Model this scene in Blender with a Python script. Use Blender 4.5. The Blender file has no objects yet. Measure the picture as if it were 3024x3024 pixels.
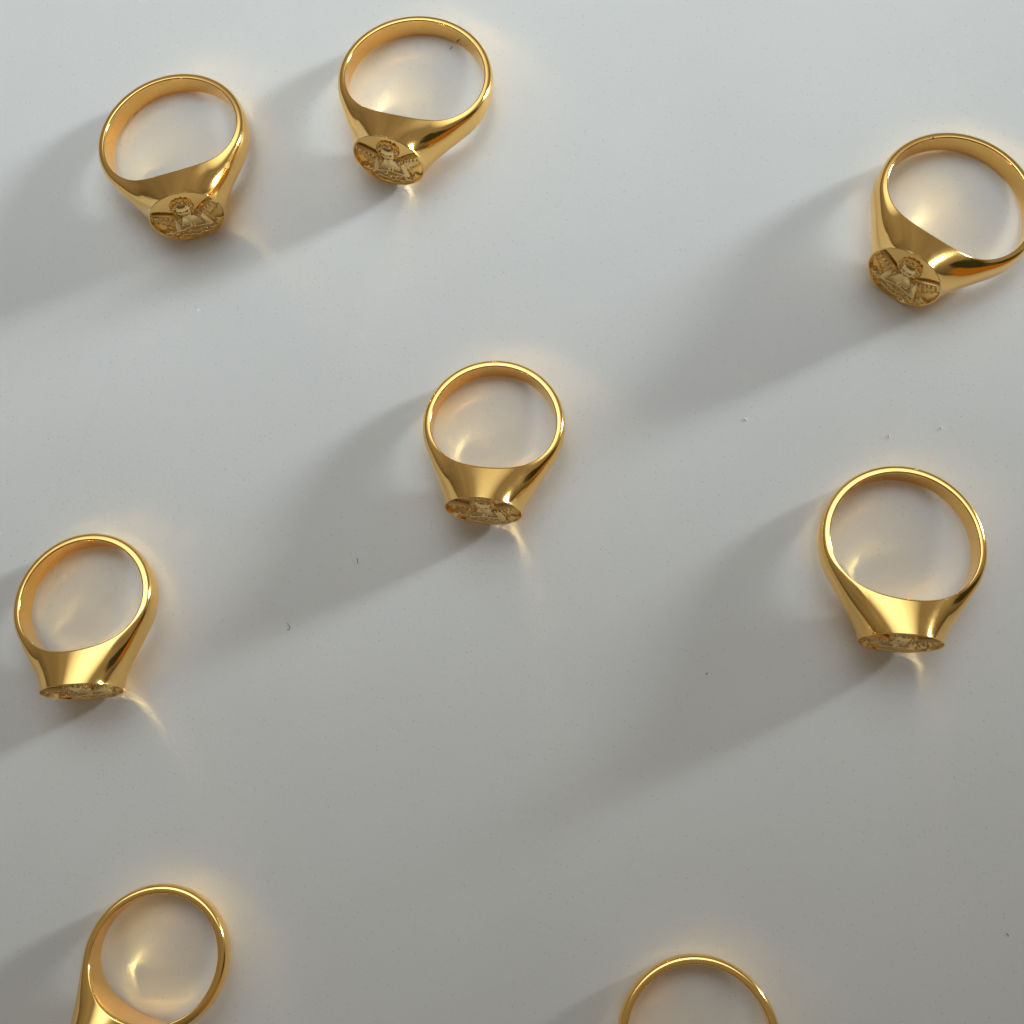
import bpy, math
import numpy as np
from mathutils import Matrix, Vector

MM = 0.001
sc = bpy.context.scene
col = sc.collection

# ------------------------------------------------------------------ camera
cam_d = bpy.data.cameras.new("camera")
cam_d.sensor_width = 36.0
cam_d.lens = 36.0 * 3055.875 / 3024.0
cam_d.clip_start = 0.005
cam_d.clip_end = 50.0
cam = bpy.data.objects.new("camera", cam_d)
col.objects.link(cam)
RT = Vector((0.99813507, 0.0, -0.0610441))
UP = Vector((0.01034178, 0.98554481, 0.16909903))
FW = Vector((-0.0601617, 0.16941498, -0.98370683))
m = Matrix((RT, UP, -FW)).transposed().to_4x4()
m.translation = Vector((0, 0, 0.13311759))
cam.matrix_world = m
sc.camera = cam

# ------------------------------------------------------------------ colour management, sampling
sc.view_settings.view_transform = 'Standard'
sc.view_settings.look = 'None'
sc.view_settings.exposure = 0.0
sc.view_settings.gamma = 1.0
sc.view_settings.use_curve_mapping = False
sc.render.engine = 'CYCLES'
cy = sc.cycles
cy.use_adaptive_sampling = False
cy.caustics_reflective = True
cy.blur_glossy = 0.0
cy.sample_clamp_indirect = 200.0
cy.max_bounces = 10
cy.diffuse_bounces = 4
cy.glossy_bounces = 6
try:
    cy.use_guiding = True
    cy.use_surface_guiding = True
    cy.guiding_training_samples = 128
except Exception as e:
    print('guiding', e)
try:
    cy.use_denoising = True
    cy.denoiser = 'OPENIMAGEDENOISE'
    cy.denoising_prefilter = 'ACCURATE'
except Exception as e:
    print('denoise', e)

# ------------------------------------------------------------------ world: the dim warm room around the table
world = bpy.data.worlds.new("World")
sc.world = world
world.use_nodes = True
nt = world.node_tree
nt.nodes.clear()
N = nt.nodes.new
L = nt.links.new
out = N('ShaderNodeOutputWorld')
bg = N('ShaderNodeBackground')
tc = N('ShaderNodeTexCoord')
sep = N('ShaderNodeSeparateXYZ')
L(tc.outputs['Generated'], sep.inputs[0])
ramp = N('ShaderNodeValToRGB')
cr = ramp.color_ramp
cr.elements[0].position = 0.0
cr.elements[0].color = (0.13, 0.095, 0.07, 1)
cr.elements[1].position = 1.0
cr.elements[1].color = (0.405, 0.36, 0.305, 1)
for pos, c in ((0.06, (0.225, 0.19, 0.15)), (0.35, (0.37, 0.33, 0.275)), (0.62, (0.43, 0.385, 0.325))):
    e = cr.elements.new(pos)
    e.color = (*c, 1)
L(sep.outputs['Z'], ramp.inputs[0])
# uneven room: furniture and wall patches
noi = N('ShaderNodeTexNoise')
noi.inputs['Scale'].default_value = 2.6
noi.inputs['Detail'].default_value = 3.0
L(tc.outputs['Generated'], noi.inputs['Vector'])
nr = N('ShaderNodeMapRange')
nr.inputs['From Min'].default_value = 0.3
nr.inputs['From Max'].default_value = 0.7
nr.inputs['To Min'].default_value = 0.75
nr.inputs['To Max'].default_value = 1.25
L(noi.outputs['Fac'], nr.inputs['Value'])
mul = N('ShaderNodeMix')
mul.data_type = 'RGBA'
mul.blend_type = 'MULTIPLY'
mul.inputs['Factor'].default_value = 1.0
L(ramp.outputs['Color'], mul.inputs['A'])
L(nr.outputs['Result'], mul.inputs['B'])
# the far side of the room is lighter than the side the photographer stands on
yr = N('ShaderNodeMapRange')
yr.interpolation_type = 'SMOOTHSTEP'
yr.inputs['From Min'].default_value = -0.8
yr.inputs['From Max'].default_value = 0.8
yr.inputs['To Min'].default_value = 0.62
yr.inputs['To Max'].default_value = 1.38
L(sep.outputs['Y'], yr.inputs['Value'])
mul2 = N('ShaderNodeMix')
mul2.data_type = 'RGBA'
mul2.blend_type = 'MULTIPLY'
mul2.inputs['Factor'].default_value = 1.0
L(mul.outputs['Result'], mul2.inputs['A'])
L(yr.outputs['Result'], mul2.inputs['B'])
# orange wood seen past the table edge
az, el = math.radians(-28), math.radians(20)
dv = N('ShaderNodeVectorMath')
dv.operation = 'DOT_PRODUCT'
L(tc.outputs['Generated'], dv.inputs[0])
dv.inputs[1].default_value = (math.cos(az) * math.cos(el), math.sin(az) * math.cos(el), math.sin(el))
om = N('ShaderNodeMapRange')
om.interpolation_type = 'SMOOTHSTEP'
om.inputs['From Min'].default_value = 0.905
om.inputs['From Max'].default_value = 0.945
L(dv.outputs['Value'], om.inputs['Value'])
mo = N('ShaderNodeMix')
mo.data_type = 'RGBA'
L(om.outputs['Result'], mo.inputs['Factor'])
L(mul2.outputs['Result'], mo.inputs['A'])
mo.inputs['B'].default_value = (0.60, 0.27, 0.05, 1)
# dark plants and furniture between the wood and the window
az, el = math.radians(-2), math.radians(27)
dv2 = N('ShaderNodeVectorMath')
dv2.operation = 'DOT_PRODUCT'
L(tc.outputs['Generated'], dv2.inputs[0])
dv2.inputs[1].default_value = (math.cos(az) * math.cos(el), math.sin(az) * math.cos(el), math.sin(el))
dn = N('ShaderNodeTexNoise')
dn.inputs['Scale'].default_value = 9.0
dn.inputs['Detail'].default_value = 4.0
L(tc.outputs['Generated'], dn.inputs['Vector'])
da = N('ShaderNodeMath')
da.operation = 'MULTIPLY_ADD'
L(dn.outputs['Fac'], da.inputs[0])
da.inputs[1].default_value = 0.05
L(dv2.outputs['Value'], da.inputs[2])
dmk = N('ShaderNodeMapRange')
dmk.interpolation_type = 'SMOOTHSTEP'
dmk.inputs['From Min'].default_value = 0.995
dmk.inputs['From Max'].default_value = 1.006
L(da.outputs[0], dmk.inputs['Value'])
md = N('ShaderNodeMix')
md.data_type = 'RGBA'
L(dmk.outputs['Result'], md.inputs['Factor'])
L(mo.outputs['Result'], md.inputs['A'])
md.inputs['B'].default_value = (0.05, 0.055, 0.03, 1)
L(md.outputs['Result'], bg.inputs['Color'])
bg.inputs['Strength'].default_value = 0.49
L(bg.outputs[0], out.inputs[0])


# ------------------------------------------------------------------ lamps
def area(name, az, el, dist, sx, sy, power, colour, target=(0, 0.03, 0), spread=180, shape='RECTANGLE'):
    d = bpy.data.lights.new(name, 'AREA')
    d.shape = shape
    d.spread = math.radians(spread)
    d.size, d.size_y = sx, sy
    d.energy = power
    d.color = colour
    o = bpy.data.objects.new(name, d)
    az, el = math.radians(az), math.radians(el)
    v = Vector((math.cos(az) * math.cos(el), math.sin(az) * math.cos(el), math.sin(el)))
    t = Vector(target)
    o.location = t + v * dist
    o.rotation_euler = (-v).to_track_quat('-Z', 'Y').to_euler()
    col.objects.link(o)
    return o


# narrow low window to the right: long soft shadows, caustics, white glints
area('window_lamp', 24, 11.0, 1.2, 0.18, 0.28, 0.25, (0.88, 0.97, 1.0), target=(0.0, 0.115, 0), spread=16)
# added unseen soft panel: grades the table brighter toward its far side
area('gradient_fill_lamp', 90, 70, 0.26, 1.1, 0.46, 0.80, (0.82, 0.94, 1.02), target=(-0.03, 0.265, 0), spread=84, shape='ELLIPSE')


# ------------------------------------------------------------------ materials
def principled(name):
    mt = bpy.data.materials.new(name)
    mt.use_nodes = True
    return mt, mt.node_tree, mt.node_tree.nodes['Principled BSDF']


def table_material():
    mt, t, b = principled('white laminate')
    N, L = t.nodes.new, t.links.new
    tc = N('ShaderNodeTexCoord')
    v1 = N('ShaderNodeTexVoronoi')
    v1.inputs['Scale'].default_value = 1500.0
    v1.inputs['Randomness'].default_value = 1.0
    n1 = N('ShaderNodeTexNoise')
    n1.inputs['Scale'].default_value = 2200.0
    n1.inputs['Detail'].default_value = 2.0
    n2 = N('ShaderNodeTexNoise')
    n2.inputs['Scale'].default_value = 38.0
    n2.inputs['Detail'].default_value = 3.0
    for n in (v1, n1, n2):
        L(tc.outputs['Object'], n.inputs['Vector'])
    # sparse pinholes: only cells whose random colour is high
    s = N('ShaderNodeSeparateColor')
    L(v1.outputs['Color'], s.inputs[0])
    sel = N('ShaderNodeMapRange')
    sel.inputs['From Min'].default_value = 0.35
    sel.inputs['From Max'].default_value = 1.0
    L(s.outputs[0], sel.inputs['Value'])
    hole = N('ShaderNodeMapRange')
    hole.interpolation_type = 'SMOOTHSTEP'
    hole.inputs['From Min'].default_value = 0.06
    hole.inputs['From Max'].default_value = 0.24
    hole.inputs['To Min'].default_value = 1.0
    hole.inputs['To Max'].default_value = 0.0
    L(v1.outputs['Distance'], hole.inputs['Value'])
    pin = N('ShaderNodeMath')
    pin.operation = 'MULTIPLY'
    L(hole.outputs['Result'], pin.inputs[0])
    L(sel.outputs['Result'], pin.inputs[1])
    mix = N('ShaderNodeMix')
    mix.data_type = 'RGBA'
    mix.inputs['A'].default_value = (0.74, 0.735, 0.715, 1)
    mix.inputs['B'].default_value = (0.60, 0.59, 0.57, 1)
    L(pin.outputs[0], mix.inputs['Factor'])
    tone = N('ShaderNodeMapRange')
    tone.inputs['From Min'].default_value = 0.3
    tone.inputs['From Max'].default_value = 0.7
    tone.inputs['To Min'].default_value = 0.975
    tone.inputs['To Max'].default_value = 1.02
    L(n2.outputs['Fac'], tone.inputs['Value'])
    mm = N('ShaderNodeMix')
    mm.data_type = 'RGBA'
    mm.blend_type = 'MULTIPLY'
    mm.inputs['Factor'].default_value = 1.0
    L(mix.outputs['Result'], mm.inputs['A'])
    L(tone.outputs['Result'], mm.inputs['B'])
    L(mm.outputs['Result'], b.inputs['Base Color'])
    hgt = N('ShaderNodeMath')
    hgt.operation = 'SUBTRACT'
    L(n1.outputs['Fac'], hgt.inputs[0])
    L(pin.outputs[0], hgt.inputs[1])
    bp = N('ShaderNodeBump')
    bp.inputs['Strength'].default_value = 0.32
    bp.inputs['Distance'].default_value = 0.00003
    L(hgt.outputs[0], bp.inputs['Height'])
    L(bp.outputs[0], b.inputs['Normal'])
    b.inputs['Roughness'].default_value = 0.48
    b.inputs['Specular IOR Level'].default_value = 0.35
    return mt


def gold_material(name, colour, rough, bump=0.0, scale=900.0):
    mt, t, b = principled(name)
    N, L = t.nodes.new, t.links.new
    tc = N('ShaderNodeTexCoord')
    b.inputs['Metallic'].default_value = 1.0
    b.inputs['Base Color'].default_value = (*colour, 1)
    n = N('ShaderNodeTexNoise')
    n.inputs['Scale'].default_value = 420.0
    n.inputs['Detail'].default_value = 4.0
    L(tc.outputs['Object'], n.inputs['Vector'])
    r = N('ShaderNodeMapRange')
    r.inputs['From Min'].default_value = 0.3
    r.inputs['From Max'].default_value = 0.7
    r.inputs['To Min'].default_value = rough * 0.75
    r.inputs['To Max'].default_value = rough * 1.3
    L(n.outputs['Fac'], r.inputs['Value'])
    L(r.outputs['Result'], b.inputs['Roughness'])
    if bump:
        n2 = N('ShaderNodeTexNoise')
        n2.inputs['Scale'].default_value = scale
        n2.inputs['Detail'].default_value = 3.0
        L(tc.outputs['Object'], n2.inputs['Vector'])
        bp = N('ShaderNodeBump')
        bp.inputs['Strength'].default_value = bump
        bp.inputs['Distance'].default_value = 0.00005
        L(n2.outputs['Fac'], bp.inputs['Height'])
        L(bp.outputs[0], b.inputs['Normal'])
    return mt


def plain(name, colour, rough=0.6):
    mt, t, b = principled(name)
    N, L = t.nodes.new, t.links.new
    n = N('ShaderNodeTexNoise')
    n.inputs['Scale'].default_value = 2000.0
    r = N('ShaderNodeMix')
    r.data_type = 'RGBA'
    r.inputs['A'].default_value = (*[c * 0.85 for c in colour], 1)
    r.inputs['B'].default_value = (*colour, 1)
    L(n.outputs['Fac'], r.inputs['Factor'])
    L(r.outputs['Result'], b.inputs['Base Color'])
    b.inputs['Roughness'].default_value = rough
    return mt


GOLD = (1.0, 0.638, 0.203)
M_TABLE = table_material()
M_GOLD = gold_material('polished gold', GOLD, 0.10, 0.03, 260.0)
M_INNER = gold_material('inner band gold', (0.98, 0.62, 0.19), 0.09, 0.04, 1500.0)
M_RELIEF = gold_material('cast relief gold', (0.92, 0.66, 0.28), 0.14, 0.06, 2600.0)
M_RIM = gold_material('rim gold', (1.0, 0.67, 0.24), 0.12, 0.06, 900.0)
M_DARK = plain('dark lint', (0.10, 0.10, 0.09))
M_WHITE = plain('white lint', (0.93, 0.93, 0.92), 0.35)
M_RED = plain('reddish lint', (0.35, 0.10, 0.08))
M_NICK = plain('tarnished nick', (0.035, 0.025, 0.02), 0.5)
M_SCRATCH = plain('scratched laminate', (0.80, 0.80, 0.79), 0.3)


def mesh_obj(name, verts, faces, mat, parent=None, smooth=True, mats=None, fmat=None):
    me = bpy.data.meshes.new(name)
    me.from_pydata([tuple(v) for v in verts], [], [tuple(f) for f in faces])
    me.materials.append(mat)
    for x in (mats or []):
        me.materials.append(x)
    if smooth:
        me.polygons.foreach_set('use_smooth', np.ones(len(me.polygons), dtype=bool))
    if fmat is not None:
        me.polygons.foreach_set('material_index', np.asarray(fmat, dtype=np.int32))
    me.update()
    o = bpy.data.objects.new(name, me)
    col.objects.link(o)
    if parent:
        o.parent = parent
    return o


# ------------------------------------------------------------------ table
S = 0.45
table = mesh_obj('tabletop', [(-S, -S, 0), (S, -S, 0), (S, S, 0), (-S, S, 0),
                              (-S, -S, -0.02), (S, -S, -0.02), (S, S, -0.02), (-S, S, -0.02)],
                 [(0, 1, 2, 3), (7, 6, 5, 4), (0, 4, 5, 1), (1, 5, 6, 2), (2, 6, 7, 3), (3, 7, 4, 0)], M_TABLE, smooth=False)
table['kind'] = 'structure'
table['label'] = 'white laminate tabletop with fine pinholes and faint scratches'

# ------------------------------------------------------------------ signet ring geometry (millimetres)
RF = 5.0
SH = dict(t=1.158, Hh=3.55, wb=1.406, wh=1.0, we=2.0, dome=2.6, he=0.95, k=0.8, fil=0.22, dl=0.909)


def ring_sections(Ri, nh=150, nb=150, nq=400):
    """upper half of the ring: one (r, z) curve per angle phi, from the inner edge to the outer ridge or face"""
    p = SH
    H = Ri + p['Hh']
    Ro = Ri + p['t']
    LIP = 0.9
    pf = np.arctan2(RF, H)
    pl = np.arctan2(RF, H - LIP)
    pt = pl + np.arccos(Ro / np.hypot(RF, H - LIP))
    # outline seen along the finger: face corner, short lip easing into the straight shoulder, round shank
    P0, P1 = np.array([H, RF]), np.array([H - LIP, RF])
    T = Ro * np.array([np.cos(pt), np.sin(pt)])
    P2 = P1 + (T - P1) * 0.42
    b = np.linspace(0, 1, 200)[:, None]
    bez = (1 - b) ** 2 * P0 + 2 * b * (1 - b) * P1 + b * b * P2
    lin = P2 + (T - P2) * np.linspace(0, 1, 120)[1:, None]
    arc = np.linspace(pt, np.pi, 500)[1:]
    arc = Ro * np.stack([np.cos(arc), np.sin(arc)], -1)
    prof = np.concatenate([bez, lin, arc])
    pang = np.arctan2(prof[:, 1], prof[:, 0])
    prad = np.hypot(prof[:, 0], prof[:, 1])
    hd = np.radians(45) * np.linspace(0, 1, nh + 1)
    bk = np.radians(45) + np.radians(135) * np.linspace(0, 1, nb + 1)[1:]
    ph = np.unique(np.concatenate([hd, bk, [pf]]))
    R = np.where(ph <= pf, H / np.cos(np.minimum(ph, 1.2)), np.interp(ph, pang, prad))
    q = np.linspace(0, 1, nq)
    s = 1 - (1 - q) ** 3
    Rin = Ri - p['dl'] * np.maximum(0, np.cos(ph)) ** 2.5
    r = Rin[:, None] + (R - Rin)[:, None] * s[None, :]
    W = p['wb'] + p['wh'] * ((1 + np.cos(ph)) / 2) ** p['we']
    dm = (p['dome'] + 1.4 * ((1 - np.cos(ph)) / 2) ** 1.2)[:, None]
    zd = W[:, None] * np.maximum(0, 1 - s[None, :] ** dm) ** (1 / dm)
    x = r * np.cos(ph)[:, None]
    y = r * np.sin(ph)[:, None]
    # head and shoulders: elliptical cross-sections growing into the round face
    a = np.interp(x, prof[::-1, 0], prof[::-1, 1])
    a = np.maximum(a, 1e-3)
    u = np.clip((x + 4.0) / (H + 4.0), 0, 1)
    rad = 1.2 + (RF - 1.2) * u ** p['he']
    z2 = np.where(x > -3.9, rad * np.sqrt(np.maximum(0, 1 - (y / a) ** 2)), 0)
    k = p['k'] * (1 - s[None, :] ** 6) + 1e-4
    h = np.maximum(0, k - np.abs(zd - z2)) / k
    z = np.maximum(zd, z2) + h * h * k * 0.25
    d = r - Rin[:, None]
    f = p['fil']
    z = z - np.where(d < f, f - np.sqrt(np.maximum(0, f * f - (f - d) ** 2)), 0)
    z[:, -1] = np.where(ph < pf - 1e-9, np.sqrt(np.maximum(0, RF ** 2 - (H * np.tan(np.minimum(ph, pf))) ** 2)), 0)
    return ph, r, z, H, pf


def rest_tilt(ph, r, z):
    X = r * np.cos(ph)[:, None]
    Z = -z
    lo, hi = 0.0, 0.6
    for _ in range(50):
        t = (lo + hi) / 2
        zz = X * np.sin(t) + Z * np.cos(t)
        head, back = zz[X > 0].min(), zz[X <= 0].min()
        if head < back:
            lo = t
        else:
            hi = t
    return t, -min(head, back)


def band_mesh(Ri):
    ph, r, z, H, pf = ring_sections(Ri)
    m1, m2, ni = 64, 56, 9
    mo = 2 * m1 + m2
    rows = []

    def along(c, n):
        l = np.concatenate([[0], np.cumsum(np.hypot(*np.diff(c, axis=0).T) + 1e-9)])
        t = np.linspace(0, l[-1], n)
        return np.stack([np.interp(t, l, c[:, 0]), np.interp(t, l, c[:, 1])], -1)
    for i in range(len(ph)):
        zf = z[i, -1]
        top = np.stack([r[i], z[i]], -1)
        if zf > 1e-6:                       # flat face between the two sides
            side = along(top, m1)
            cap = np.stack([np.full(m2, r[i, -1]), np.linspace(zf, -zf, m2 + 2)[1:-1]], -1)
        else:                               # rounded outer ridge
            zc = min(0.45 * z[i].max(), 0.02 + 4.0 * max(0.0, ph[i] - pf))
            k = int(np.argmax((z[i] < zc) & (np.arange(z.shape[1]) > z.shape[1] // 3)))
            k = min(max(k, 5), z.shape[1] - 2)
            side = along(top[:k + 1], m1)
            half = top[k:]
            cap = along(np.concatenate([half, half[::-1] * np.array([1, -1])]), m2 + 2)[1:-1]
        outer = np.concatenate([side, cap, side[::-1] * np.array([1, -1])])
        g = np.linspace(-1, 1, ni + 2)[1:-1]
        inner = np.stack([np.full(ni, r[i, 0]), z[i, 0] * g], -1)
        rows.append(np.concatenate([outer, inner]))
    A = np.array(rows)
    A = np.concatenate([A, A[-2:0:-1]])
    P = np.concatenate([ph, -ph[-2:0:-1]])
    m_ = A.shape[1]
    V = np.stack([A[:, :, 0] * np.cos(P)[:, None], A[:, :, 0] * np.sin(P)[:, None], A[:, :, 1]], -1)
    rho = np.hypot(V[..., 1], V[..., 2])
    V[..., 0] = np.where((V[..., 0] > H - 2e-3) & (rho < RF - 0.2), V[..., 0] - 0.6, V[..., 0])
    V = V.reshape(-1, 3) * MM
    N_ = len(P)
    i = np.arange(N_)[:, None]
    j = np.arange(m_)[None, :]
    i2 = (i + 1) % N_
    j2 = (j + 1) % m_
    F = np.stack([i * m_ + j, i2 * m_ + j, i2 * m_ + j2, i * m_ + j2], -1)[..., ::-1].reshape(-1, 4)
    jj = np.broadcast_to(j, (N_, m_)).reshape(-1)
    inner_f = (jj >= mo - 1)
    return V, F, inner_f.astype(np.int32), H, rest_tilt(ph, r, z), (ph, r, z)


# ------------------------------------------------------------------ medallion relief (shared by all rings)
RM = 4.80       # recess radius
DEPTH = 0.64


def relief_height(u, v):
    """generic winged child in low relief: list of (name, height map in mm)"""
    def ell(cx, cy, rx, ry, rot, h, pw=0.5):
        c, s = math.cos(rot), math.sin(rot)
        a = ((u - cx) * c + (v - cy) * s) / rx
        b = (-(u - cx) * s + (v - cy) * c) / ry
        return h * np.maximum(0, 1 - a * a - b * b) ** pw

    def cap(ax, ay, bx, by, r0, r1, h0, h1):
        dx, dy = bx - ax, by - ay
        t = np.clip(((u - ax) * dx + (v - ay) * dy) / (dx * dx + dy * dy), 0, 1)
        d = np.hypot(u - ax - t * dx, v - ay - t * dy)
        r = r0 + (r1 - r0) * t
        return (h0 + (h1 - h0) * t) * np.sqrt(np.maximum(0, 1 - (d / r) ** 2))

    def wing(ax, ay, tx, ty, w, side, h):
        # leading edge from shoulder (ax,ay) to tip (tx,ty), feathers hanging to one side
        dx, dy = tx - ax, ty - ay
        ln = math.hypot(dx, dy)
        ex, ey = dx / ln, dy / ln
        nx, ny = (ey, -ex) if side > 0 else (-ey, ex)
        t = ((u - ax) * ex + (v - ay) * ey) / ln
        d = ((u - ax) * nx + (v - ay) * ny)
        arch = 0.05 * np.sin(np.pi * np.clip(t, 0, 1))
        d = d + arch
        wid = w * (1.0 - 0.55 * np.clip(t, 0, 1) ** 1.5)
        scal = 0.055 * np.abs(np.sin(t * 13.0))
        inside = (t > -0.05) & (t < 1.0) & (d > 0) & (d < wid + scal)
        prof = np.exp(-d / 0.16) * 0.55 + 0.45
        f = 1 - d / (wid + 0.06)
        ridg = 0.5 + 0.5 * np.cos((t * 1.0 + d * 0.55) * 44.0)
        lay = 0.12 * (d < wid * 0.45)
        hh = h * (prof * 0.75 + lay + 0.42 * ridg * (d > 0.09)) * np.clip(f * 3, 0.35, 1)
        hh = hh * np.clip((1.0 - t) * 6, 0, 1) ** 0.5
        return np.where(inside, hh, 0)

    hx, hy = -0.02, 0.27
    head = ell(hx, hy, 0.24, 0.285, -0.12, 0.62)
    ang = np.arctan2(v - (hy + 0.02), u - hx)
    rr = np.hypot((u - hx) / 0.30, (v - hy - 0.07) / 0.30)
    hair_zone = np.clip((rr - 0.55) * 5, 0, 1) * (v > hy - 0.12 + 0.25 * np.abs(u - hx))
    hair = np.where(rr < 1.06, 0.66 * np.sqrt(np.maximum(0, 1.1 - rr * rr)) * hair_zone, 0)
    hair = hair + np.where(hair > 0.02, 0.17 * np.sin(ang * 15 + rr * 7.5) * hair_zone, 0)
    for k in range(9):
        a = math.radians(10 + 20 * k)
        hair = np.maximum(hair, ell(hx + 0.255 * math.cos(a), hy + 0.06 + 0.245 * math.sin(a), 0.075, 0.055, a + 0.7, 0.50))
    # face
    head = head + ell(hx + 0.005, hy - 0.045, 0.035, 0.085, -0.12, 0.13) \
        + ell(hx - 0.10, hy - 0.10, 0.085, 0.075, 0, 0.07) + ell(hx + 0.10, hy - 0.10, 0.085, 0.075, 0, 0.07) \
        - ell(hx - 0.085, hy + 0.01, 0.05, 0.028, 0.2, 0.14) - ell(hx + 0.085, hy + 0.01, 0.05, 0.028, -0.2, 0.14) \
        - ell(hx, hy - 0.165, 0.07, 0.02, 0, 0.12) + ell(hx, hy - 0.20, 0.05, 0.025, 0, 0.08)
    head = np.where(ell(hx, hy, 0.24, 0.285, -0.12, 0.62) > 0, np.maximum(head, 0), 0)
    wl = wing(-0.20, -0.02, -0.93, 0.36, 0.50, -1, 0.50)
    wr = wing(0.20, -0.02, 0.86, 0.40, 0.46, 1, 0.50)
    torso = ell(-0.01, -0.27, 0.33, 0.36, 0.05, 0.44)
    torso = np.maximum(torso, cap(-0.01, 0.05, -0.01, -0.12, 0.11, 0.14, 0.40, 0.42))
    torso = torso + np.where(torso > 0.05, 0.05 * np.sin(u * 26 + v * 9) * (v < -0.32), 0)
    arms = np.maximum.reduce([
        cap(-0.33, -0.10, -0.42, -0.47, 0.12, 0.105, 0.46, 0.50),
        cap(-0.42, -0.47, -0.03, -0.36, 0.11, 0.08, 0.52, 0.62),
        cap(0.31, -0.10, 0.42, -0.50, 0.12, 0.105, 0.46, 0.50),
        cap(0.42, -0.50, 0.03, -0.38, 0.11, 0.08, 0.52, 0.60),
        cap(-0.06, -0.37, 0.02, -0.22, 0.06, 0.035, 0.60, 0.52),
        cap(0.05, -0.39, 0.05, -0.22, 0.055, 0.035, 0.60, 0.50)])
    cloud = np.zeros_like(u)
    rs = np.random.RandomState(4)
    for k in range(15):
        a = math.radians(214 + 112 * k / 14.0)
        q = 0.80 + 0.07 * rs.rand()
        cloud = np.maximum(cloud, ell(q * math.cos(a), q * math.sin(a), 0.10 + 0.05 * rs.rand(), 0.085 + 0.04 * rs.rand(), rs.rand() * 3, 0.30 + 0.22 * rs.rand()))
    for k in range(8):
        a = math.radians(228 + 84 * k / 7.0)
        q = 0.66 + 0.04 * rs.rand()
        cloud = np.maximum(cloud, ell(q * math.cos(a), q * math.sin(a), 0.09, 0.07, rs.rand() * 3, 0.26 + 0.12 * rs.rand()))
    return [('wing', wl), ('wing', wr), ('cloud', cloud), ('torso', torso), ('arms', arms), ('head', head), ('hair', hair)]


def build_medallion():
    nr_, na = 118, 320
    rad = np.linspace(0, 1, nr_ + 1)[1:]
    ang = np.linspace(0, 2 * np.pi, na, endpoint=False)
    Rg, Ag = np.meshgrid(rad, ang, indexing='ij')
    u, v = Rg * np.cos(Ag), Rg * np.sin(Ag)
    u = np.concatenate([[0.0], u.ravel()])
    v = np.concatenate([[0.0], v.ravel()])
    comps = relief_height(u / 1.08, (v + 0.05) / 1.06)
    stack = np.array([np.full_like(u, 0.015)] + [c[1] for c in comps])
    lab = stack.argmax(0)
    h = (stack.max(0) - 0.015) * 1.25
    rs = np.random.RandomState(1)
    # hammered unevenness of the cast ground
    wob = sum(0.012 * np.sin(u * a + v * b + c) for a, b, c in rs.uniform(-16, 16, (7, 3)))
    u0, v0 = u, v
    rr = np.hypot(u, v)
    edge = np.clip((rr - 0.955) / 0.045, 0, 1)
    h = h * np.clip((1 - rr) * 16, 0, 1) + wob * (1 - edge)
    x = -DEPTH + h + edge ** 2 * (DEPTH + 0.0)
    V = np.stack([x, u * RM, v * RM], -1) * MM
    F = []
    idx = lambda i, j: 1 + i * na + (j % na)
    for j in range(na):
        F.append((0, idx(0, j), idx(0, j + 1), idx(0, j + 1)))
    I, J = np.meshgrid(np.arange(nr_ - 1), np.arange(na), indexing='ij')
    J2 = (J + 1) % na
    Q = np.stack([1 + I * na + J, 1 + (I + 1) * na + J, 1 + (I + 1) * na + J2, 1 + I * na + J2], -1).reshape(-1, 4)
    T = np.array(F)
    flab = np.concatenate([lab[T[:, 1]], np.array([np.bincount(r, minlength=8).argmax() for r in lab[Q]])])
    allF = [tuple(f[:3]) for f in F] + [tuple(q) for q in Q]
    out = []
    names = ['medallion'] + [c[0] for c in comps]
    for k in range(len(names)):
        sel = [allF[i] for i in np.nonzero(flab == k)[0]]
        used = np.unique(np.array([i for f in sel for i in f]))
        remap = {int(a): b for b, a in enumerate(used)}
        me = bpy.data.meshes.new(names[k])
        me.from_pydata([tuple(p) for p in V[used]], [], [tuple(remap[int(i)] for i in f) for f in sel])
        me.polygons.foreach_set('use_smooth', np.ones(len(me.polygons), dtype=bool))
        me.materials.append(M_RELIEF)
        me.update()
        out.append((names[k], me))
    return out


def build_rim():
    # thin raised lip round the face, lathe about x
    prof = [(RM - 0.02, -0.10), (RM, -0.01), (RM + 0.03, 0.045), (RM + 0.08, 0.07), (RM + 0.13, 0.06), (RM + 0.18, 0.02),
            (RF + 0.003, -0.03), (RF - 0.04, -0.07)]
    na = 200
    V, F = [], []
    rs = np.random.RandomState(8)
    wob = sum(0.010 * np.sin(k * np.linspace(0, 2 * np.pi, na, endpoint=False) + rs.rand() * 6) for k in (3, 5, 8, 13, 21))
    for i, (r, x) in enumerate(prof):
        for j in range(na):
            a = 2 * math.pi * j / na
            V.append(((x + (wob[j] if x > 0 else 0)) * MM, r * math.cos(a) * MM, r * math.sin(a) * MM))
    for i in range(len(prof) - 1):
        for j in range(na):
            F.append((i * na + j, (i + 1) * na + j, (i + 1) * na + (j + 1) % na, i * na + (j + 1) % na))
    me = bpy.data.meshes.new('rim')
    me.from_pydata(V, [], F)
    me.polygons.foreach_set('use_smooth', np.ones(len(F), dtype=bool))
    me.materials.append(M_RIM)
    me.update()
    return me


MED = build_medallion()
RIM = build_rim()

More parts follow.
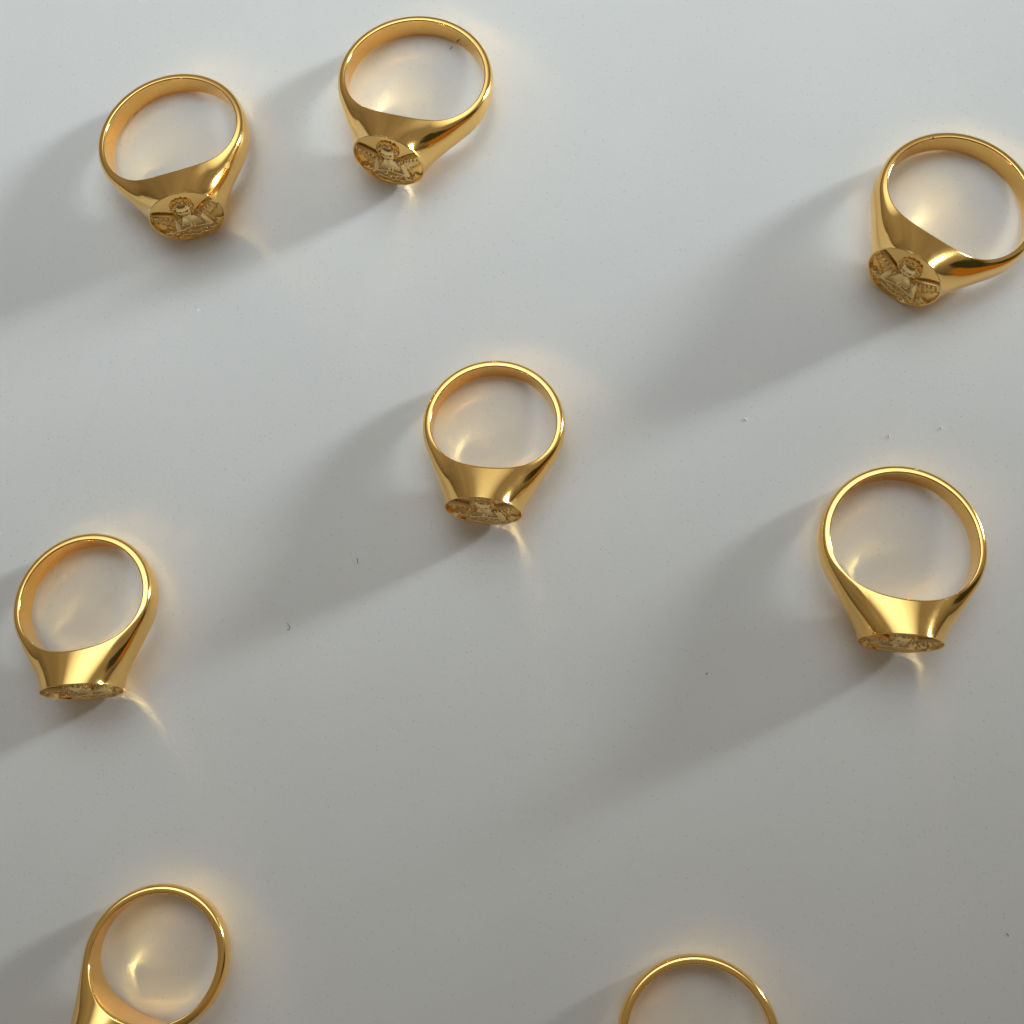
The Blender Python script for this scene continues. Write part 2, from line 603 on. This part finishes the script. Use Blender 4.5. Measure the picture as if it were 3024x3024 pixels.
# x, y (mm), heading of the face, inner radius, label
RINGS = [
    (-55.094, 75.418, -1.310, 9.399, 'gold signet ring with a tiny oval stamp on its shoulder, winged medallion'),
    (-21.312, 82.836, -1.818, 9.568, 'gold signet ring lying right beside the stamped one, a light loop in its hole'),
    (50.128, 62.412, -2.209, 9.569, 'gold signet ring with a small dark nick on the edge of its band'),
    (-10.289, 33.646, -1.671, 8.080, 'small gold signet ring lying alone in the middle of all the others'),
    (40.488, 17.860, -1.685, 8.984, 'large gold signet ring lying next to the nicked one, face turned well away from it'),
    (-63.086, 11.114, -1.463, 8.032, 'gold signet ring with a curled dark lint fibre on the table beside it'),
    (-51.15, -32.30, -2.04, 7.55, 'smallest gold signet ring, its wide inner wall showing and its medallion out of sight'),
    (13.771, -40.368, -1.569, 8.335, 'gold signet ring of which only the thin back of the band shows, with file marks'),
]
ring_objs = []
for (x, y, psi, Ri, label) in RINGS:
    V, F, fm, H, (tilt, dz), sec = band_mesh(Ri)
    e = bpy.data.objects.new('signet_ring', None)
    e.empty_display_size = 0.004
    e.location = (x * MM, y * MM, 0)
    e.rotation_euler = (0, 0, psi)
    e['label'] = label
    e['category'] = 'ring'
    e['group'] = 'gold signet rings scattered on the white tabletop'
    col.objects.link(e)
    band = mesh_obj('band', V, F, M_GOLD, e, mats=[M_INNER], fmat=fm)
    band.data.set_sharp_from_angle(angle=math.radians(50))
    band.location = (0, 0, dz * MM)
    band.rotation_euler = (0, -tilt, 0)
    off = Matrix.Rotation(-tilt, 4, 'Y') @ Matrix.Translation((H * MM, 0, 0))
    off = Matrix.Translation((0, 0, dz * MM)) @ off
    rim = bpy.data.objects.new('rim', RIM)
    col.objects.link(rim)
    rim.parent = e
    rim.matrix_local = off
    med = bpy.data.objects.new('medallion', MED[0][1])
    col.objects.link(med)
    med.parent = e
    med.matrix_local = off
    for nm, md in MED[1:]:
        o = bpy.data.objects.new(nm, md)
        col.objects.link(o)
        o.parent = med
    ring_objs.append((e, band, sec))

# ------------------------------------------------------------------ small marks on three of the rings
def surf(sec, phi, s_):
    """point and outward normal on the upper side of a band; phi in radians, s_ from inner edge (0) to ridge (1)"""
    ph, r, z = sec
    def at(f, t):
        f = abs(f)
        k = int(np.clip(np.searchsorted(ph, f), 1, len(ph) - 1))
        w = (f - ph[k - 1]) / (ph[k] - ph[k - 1])
        rr = r[k - 1] * (1 - w) + r[k] * w
        zz = z[k - 1] * (1 - w) + z[k] * w
        q = (rr - rr[0]) / (rr[-1] - rr[0])
        return np.interp(t, q, rr), np.interp(t, q, zz)
    def P(f, t):
        a, b = at(f, t)
        return Vector((a * math.cos(f), a * math.sin(f), b))
    p = P(phi, s_)
    du = P(phi + 0.01, s_) - P(phi - 0.01, s_)
    dv = P(phi, s_ + 0.01) - P(phi, s_ - 0.01)
    n = du.cross(dv)
    n.normalize()
    if n.dot(Vector((math.cos(phi), math.sin(phi), 1.0))) < 0:
        n = -n
    return p, n


def patch(name, ring, cells, mat, label=None):
    """thin raised shapes that follow the band; cells = list of grids of (phi, s, lift mm)"""
    e, band, sec = ring
    V, F = [], []
    for g in cells:
        b0 = len(V)
        nu, nv = len(g), len(g[0])
        for row in g:
            for (f, t, h) in row:
                p, n = surf(sec, f, t)
                V.append((p + n * h) * MM)
        for a in range(nu - 1):
            for b in range(nv - 1):
                F.append((b0 + a * nv + b, b0 + (a + 1) * nv + b, b0 + (a + 1) * nv + b + 1, b0 + a * nv + b + 1))
    o = mesh_obj(name, V, F, mat, e)
    o.matrix_local = band.matrix_local
    o.location = band.location
    o.rotation_euler = band.rotation_euler
    if label:
        o['label'] = label
    return o


M_STAMP = gold_material('stamped gold', (0.50, 0.34, 0.12), 0.6)
M_FILE = gold_material('filed gold', (0.62, 0.40, 0.13), 0.35, 0.2, 4000.0)
# oval stamp on the shoulder
g = []
for a in range(9):
    row = []
    for b in range(17):
        rr, th = a / 8.0, 2 * math.pi * b / 16
        lift = 0.008 if rr < 0.75 else (0.03 if rr < 0.95 else -0.01)
        if 0.1 < rr < 0.7 and (a + b) % 3 == 0:
            lift += 0.03
        row.append((0.72 + 0.050 * rr * math.cos(th), 0.80 + 0.10 * rr * math.sin(th), lift))
    g.append(row)
patch('stamp', ring_objs[0], [g], M_STAMP, 'tiny oval stamp with a worn pattern')
# dark nick at the inner edge of the band
g = []
for a in range(5):
    w = (0.35, 1.0, 0.55, 0.8, 0.25)[a]
    g.append([(-2.262 + 0.010 * (a - 2), 0.06 + 0.26 * w * b / 3 * (1.0 if a < 3 else 0.7), 0.008) for b in range(4)])
g2 = [[(-2.225 + 0.012 * a, 0.20 + 0.07 * b + 0.03 * a, 0.008) for b in range(2)] for a in range(3)]
patch('nick', ring_objs[2], [g, g2], M_NICK, 'dark chipped nick in the plating')
# file marks across the back of the band
cells = []
rs = np.random.RandomState(3)
for k in range(22):
    f = math.pi - 0.30 + 0.42 * k / 21 + 0.006 * rs.rand()
    if f > math.pi:
        f = f - 2 * math.pi
    s0, s1 = 0.10 + 0.12 * rs.rand(), 0.40 + 0.3 * rs.rand()
    cells.append([[(f, s0 + (s1 - s0) * b / 3, 0.006) for b in range(4)], [(f + 0.0035, s0 + (s1 - s0) * b / 3 + 0.02, 0.006) for b in range(4)]])
patch('file_marks', ring_objs[7], cells, M_FILE, 'short file marks across the band')

# ------------------------------------------------------------------ lint and scratches
def tube(name, pts, r, mat, label, z=None):
    pts = [Vector((p[0], p[1], (p[2] if len(p) > 2 else r))) for p in pts]
    # resample with Catmull-Rom
    P = [pts[0]] + pts + [pts[-1]]
    C = []
    for i in range(1, len(P) - 2):
        for k in range(6):
            t = k / 6
            a, b, c, d = P[i - 1], P[i], P[i + 1], P[i + 2]
            C.append(0.5 * ((2 * b) + (c - a) * t + (2 * a - 5 * b + 4 * c - d) * t * t + (3 * b - a - 3 * c + d) * t ** 3))
    C.append(pts[-1])
    V, F = [], []
    n = 6
    for i, c in enumerate(C):
        tg = (C[min(i + 1, len(C) - 1)] - C[max(i - 1, 0)]).normalized()
        s = Vector((-tg.y, tg.x, 0)).normalized()
        w = s.cross(tg)
        rr = r * (0.35 + 0.65 * math.sin(math.pi * (0.12 + 0.76 * i / (len(C) - 1))))
        for k in range(n):
            a = 2 * math.pi * k / n
            V.append((c + (s * math.cos(a) + w * math.sin(a)) * rr) * MM)
    for i in range(len(C) - 1):
        for k in range(n):
            F.append((i * n + k, i * n + (k + 1) % n, (i + 1) * n + (k + 1) % n, (i + 1) * n + k))
    F.append(tuple(range(n - 1, -1, -1)))
    F.append(tuple((len(C) - 1) * n + k for k in range(n)))
    o = mesh_obj(name, V, F, mat)
    o['label'] = label
    o['category'] = 'lint'
    o['group'] = 'specks of lint on the tabletop'
    return o


tube('lint_fibre', [(-28.48, 16.98), (-28.37, 16.59), (-28.33, 16.25)], 0.045, M_DARK, 'short straight dark lint fibre lying on the white table between two rings')
tube('lint_fibre', [(-37.44, 8.57), (-37.2, 8.26), (-37.05, 7.99), (-37.18, 7.73), (-37.46, 7.64)], 0.04, M_DARK, 'curled hook shaped dark lint fibre lying on the bare white table')
tube('lint_fibre', [(22.32, 35.0), (22.5, 34.9), (22.59, 34.71)], 0.075, M_WHITE, 'tiny bent white lint fibre in the soft shadow between rings')
tube('lint_fibre', [(40.69, 32.62), (40.77, 32.4), (40.8, 32.1)], 0.075, M_WHITE, 'small upright white lint fibre just behind the large ring')
tube('lint_fibre', [(47.32, 33.5), (47.42, 33.35), (47.53, 33.2)], 0.075, M_WHITE, 'tiny slanted white lint fleck behind the large ring on its outer side')
tube('lint_fibre', [(-16.94, 89.77), (-16.79, 90.01), (-16.6, 90.2)], 0.06, M_DARK, 'short grey lint fibre lying inside the hole of a ring')
tube('lint_fibre', [(16.30, 1.93), (16.42, 2.02), (16.55, 2.1)], 0.05, M_RED, 'tiny reddish lint speck on the empty stretch of table')
tube('lint_fibre', [(50.78, -28.5), (50.9, -28.65), (51.0, -28.85)], 0.04, M_DARK, 'tiny grey lint speck far from any ring on the table')


def scratch(pts, w):
    V, F = [], []
    n = len(pts)
    P = [Vector((p[0], p[1], 0.012)) for p in pts]
    for i, p in enumerate(P):
        t = (P[min(i + 1, n - 1)] - P[max(i - 1, 0)]).normalized()
        s = Vector((-t.y, t.x, 0)) * w * (0.25 + 0.75 * math.sin(math.pi * (i + 0.3) / (n - 0.4)))
        V += [(p + s) * MM, (p + Vector((0, 0, 0.006))) * MM, (p - s) * MM]
    for i in range(n - 1):
        for k in (0, 1):
            F.append((i * 3 + k, i * 3 + k + 1, (i + 1) * 3 + k + 1, (i + 1) * 3 + k))
    mesh_obj('scratch', V, F, M_SCRATCH, table)


scratch([(-63.06, 46.94), (-63.28, 43.52), (-64.65, 39.03), (-66.88, 31.27), (-68.21, 26.89), (-70.16, 23.58)], 0.05)
scratch([(-67.9, 45.32), (-68.92, 42.87), (-69.51, 41.75)], 0.05)
scratch([(-47.41, 98.5), (-48.59, 94.3), (-50.32, 89.73)], 0.06)
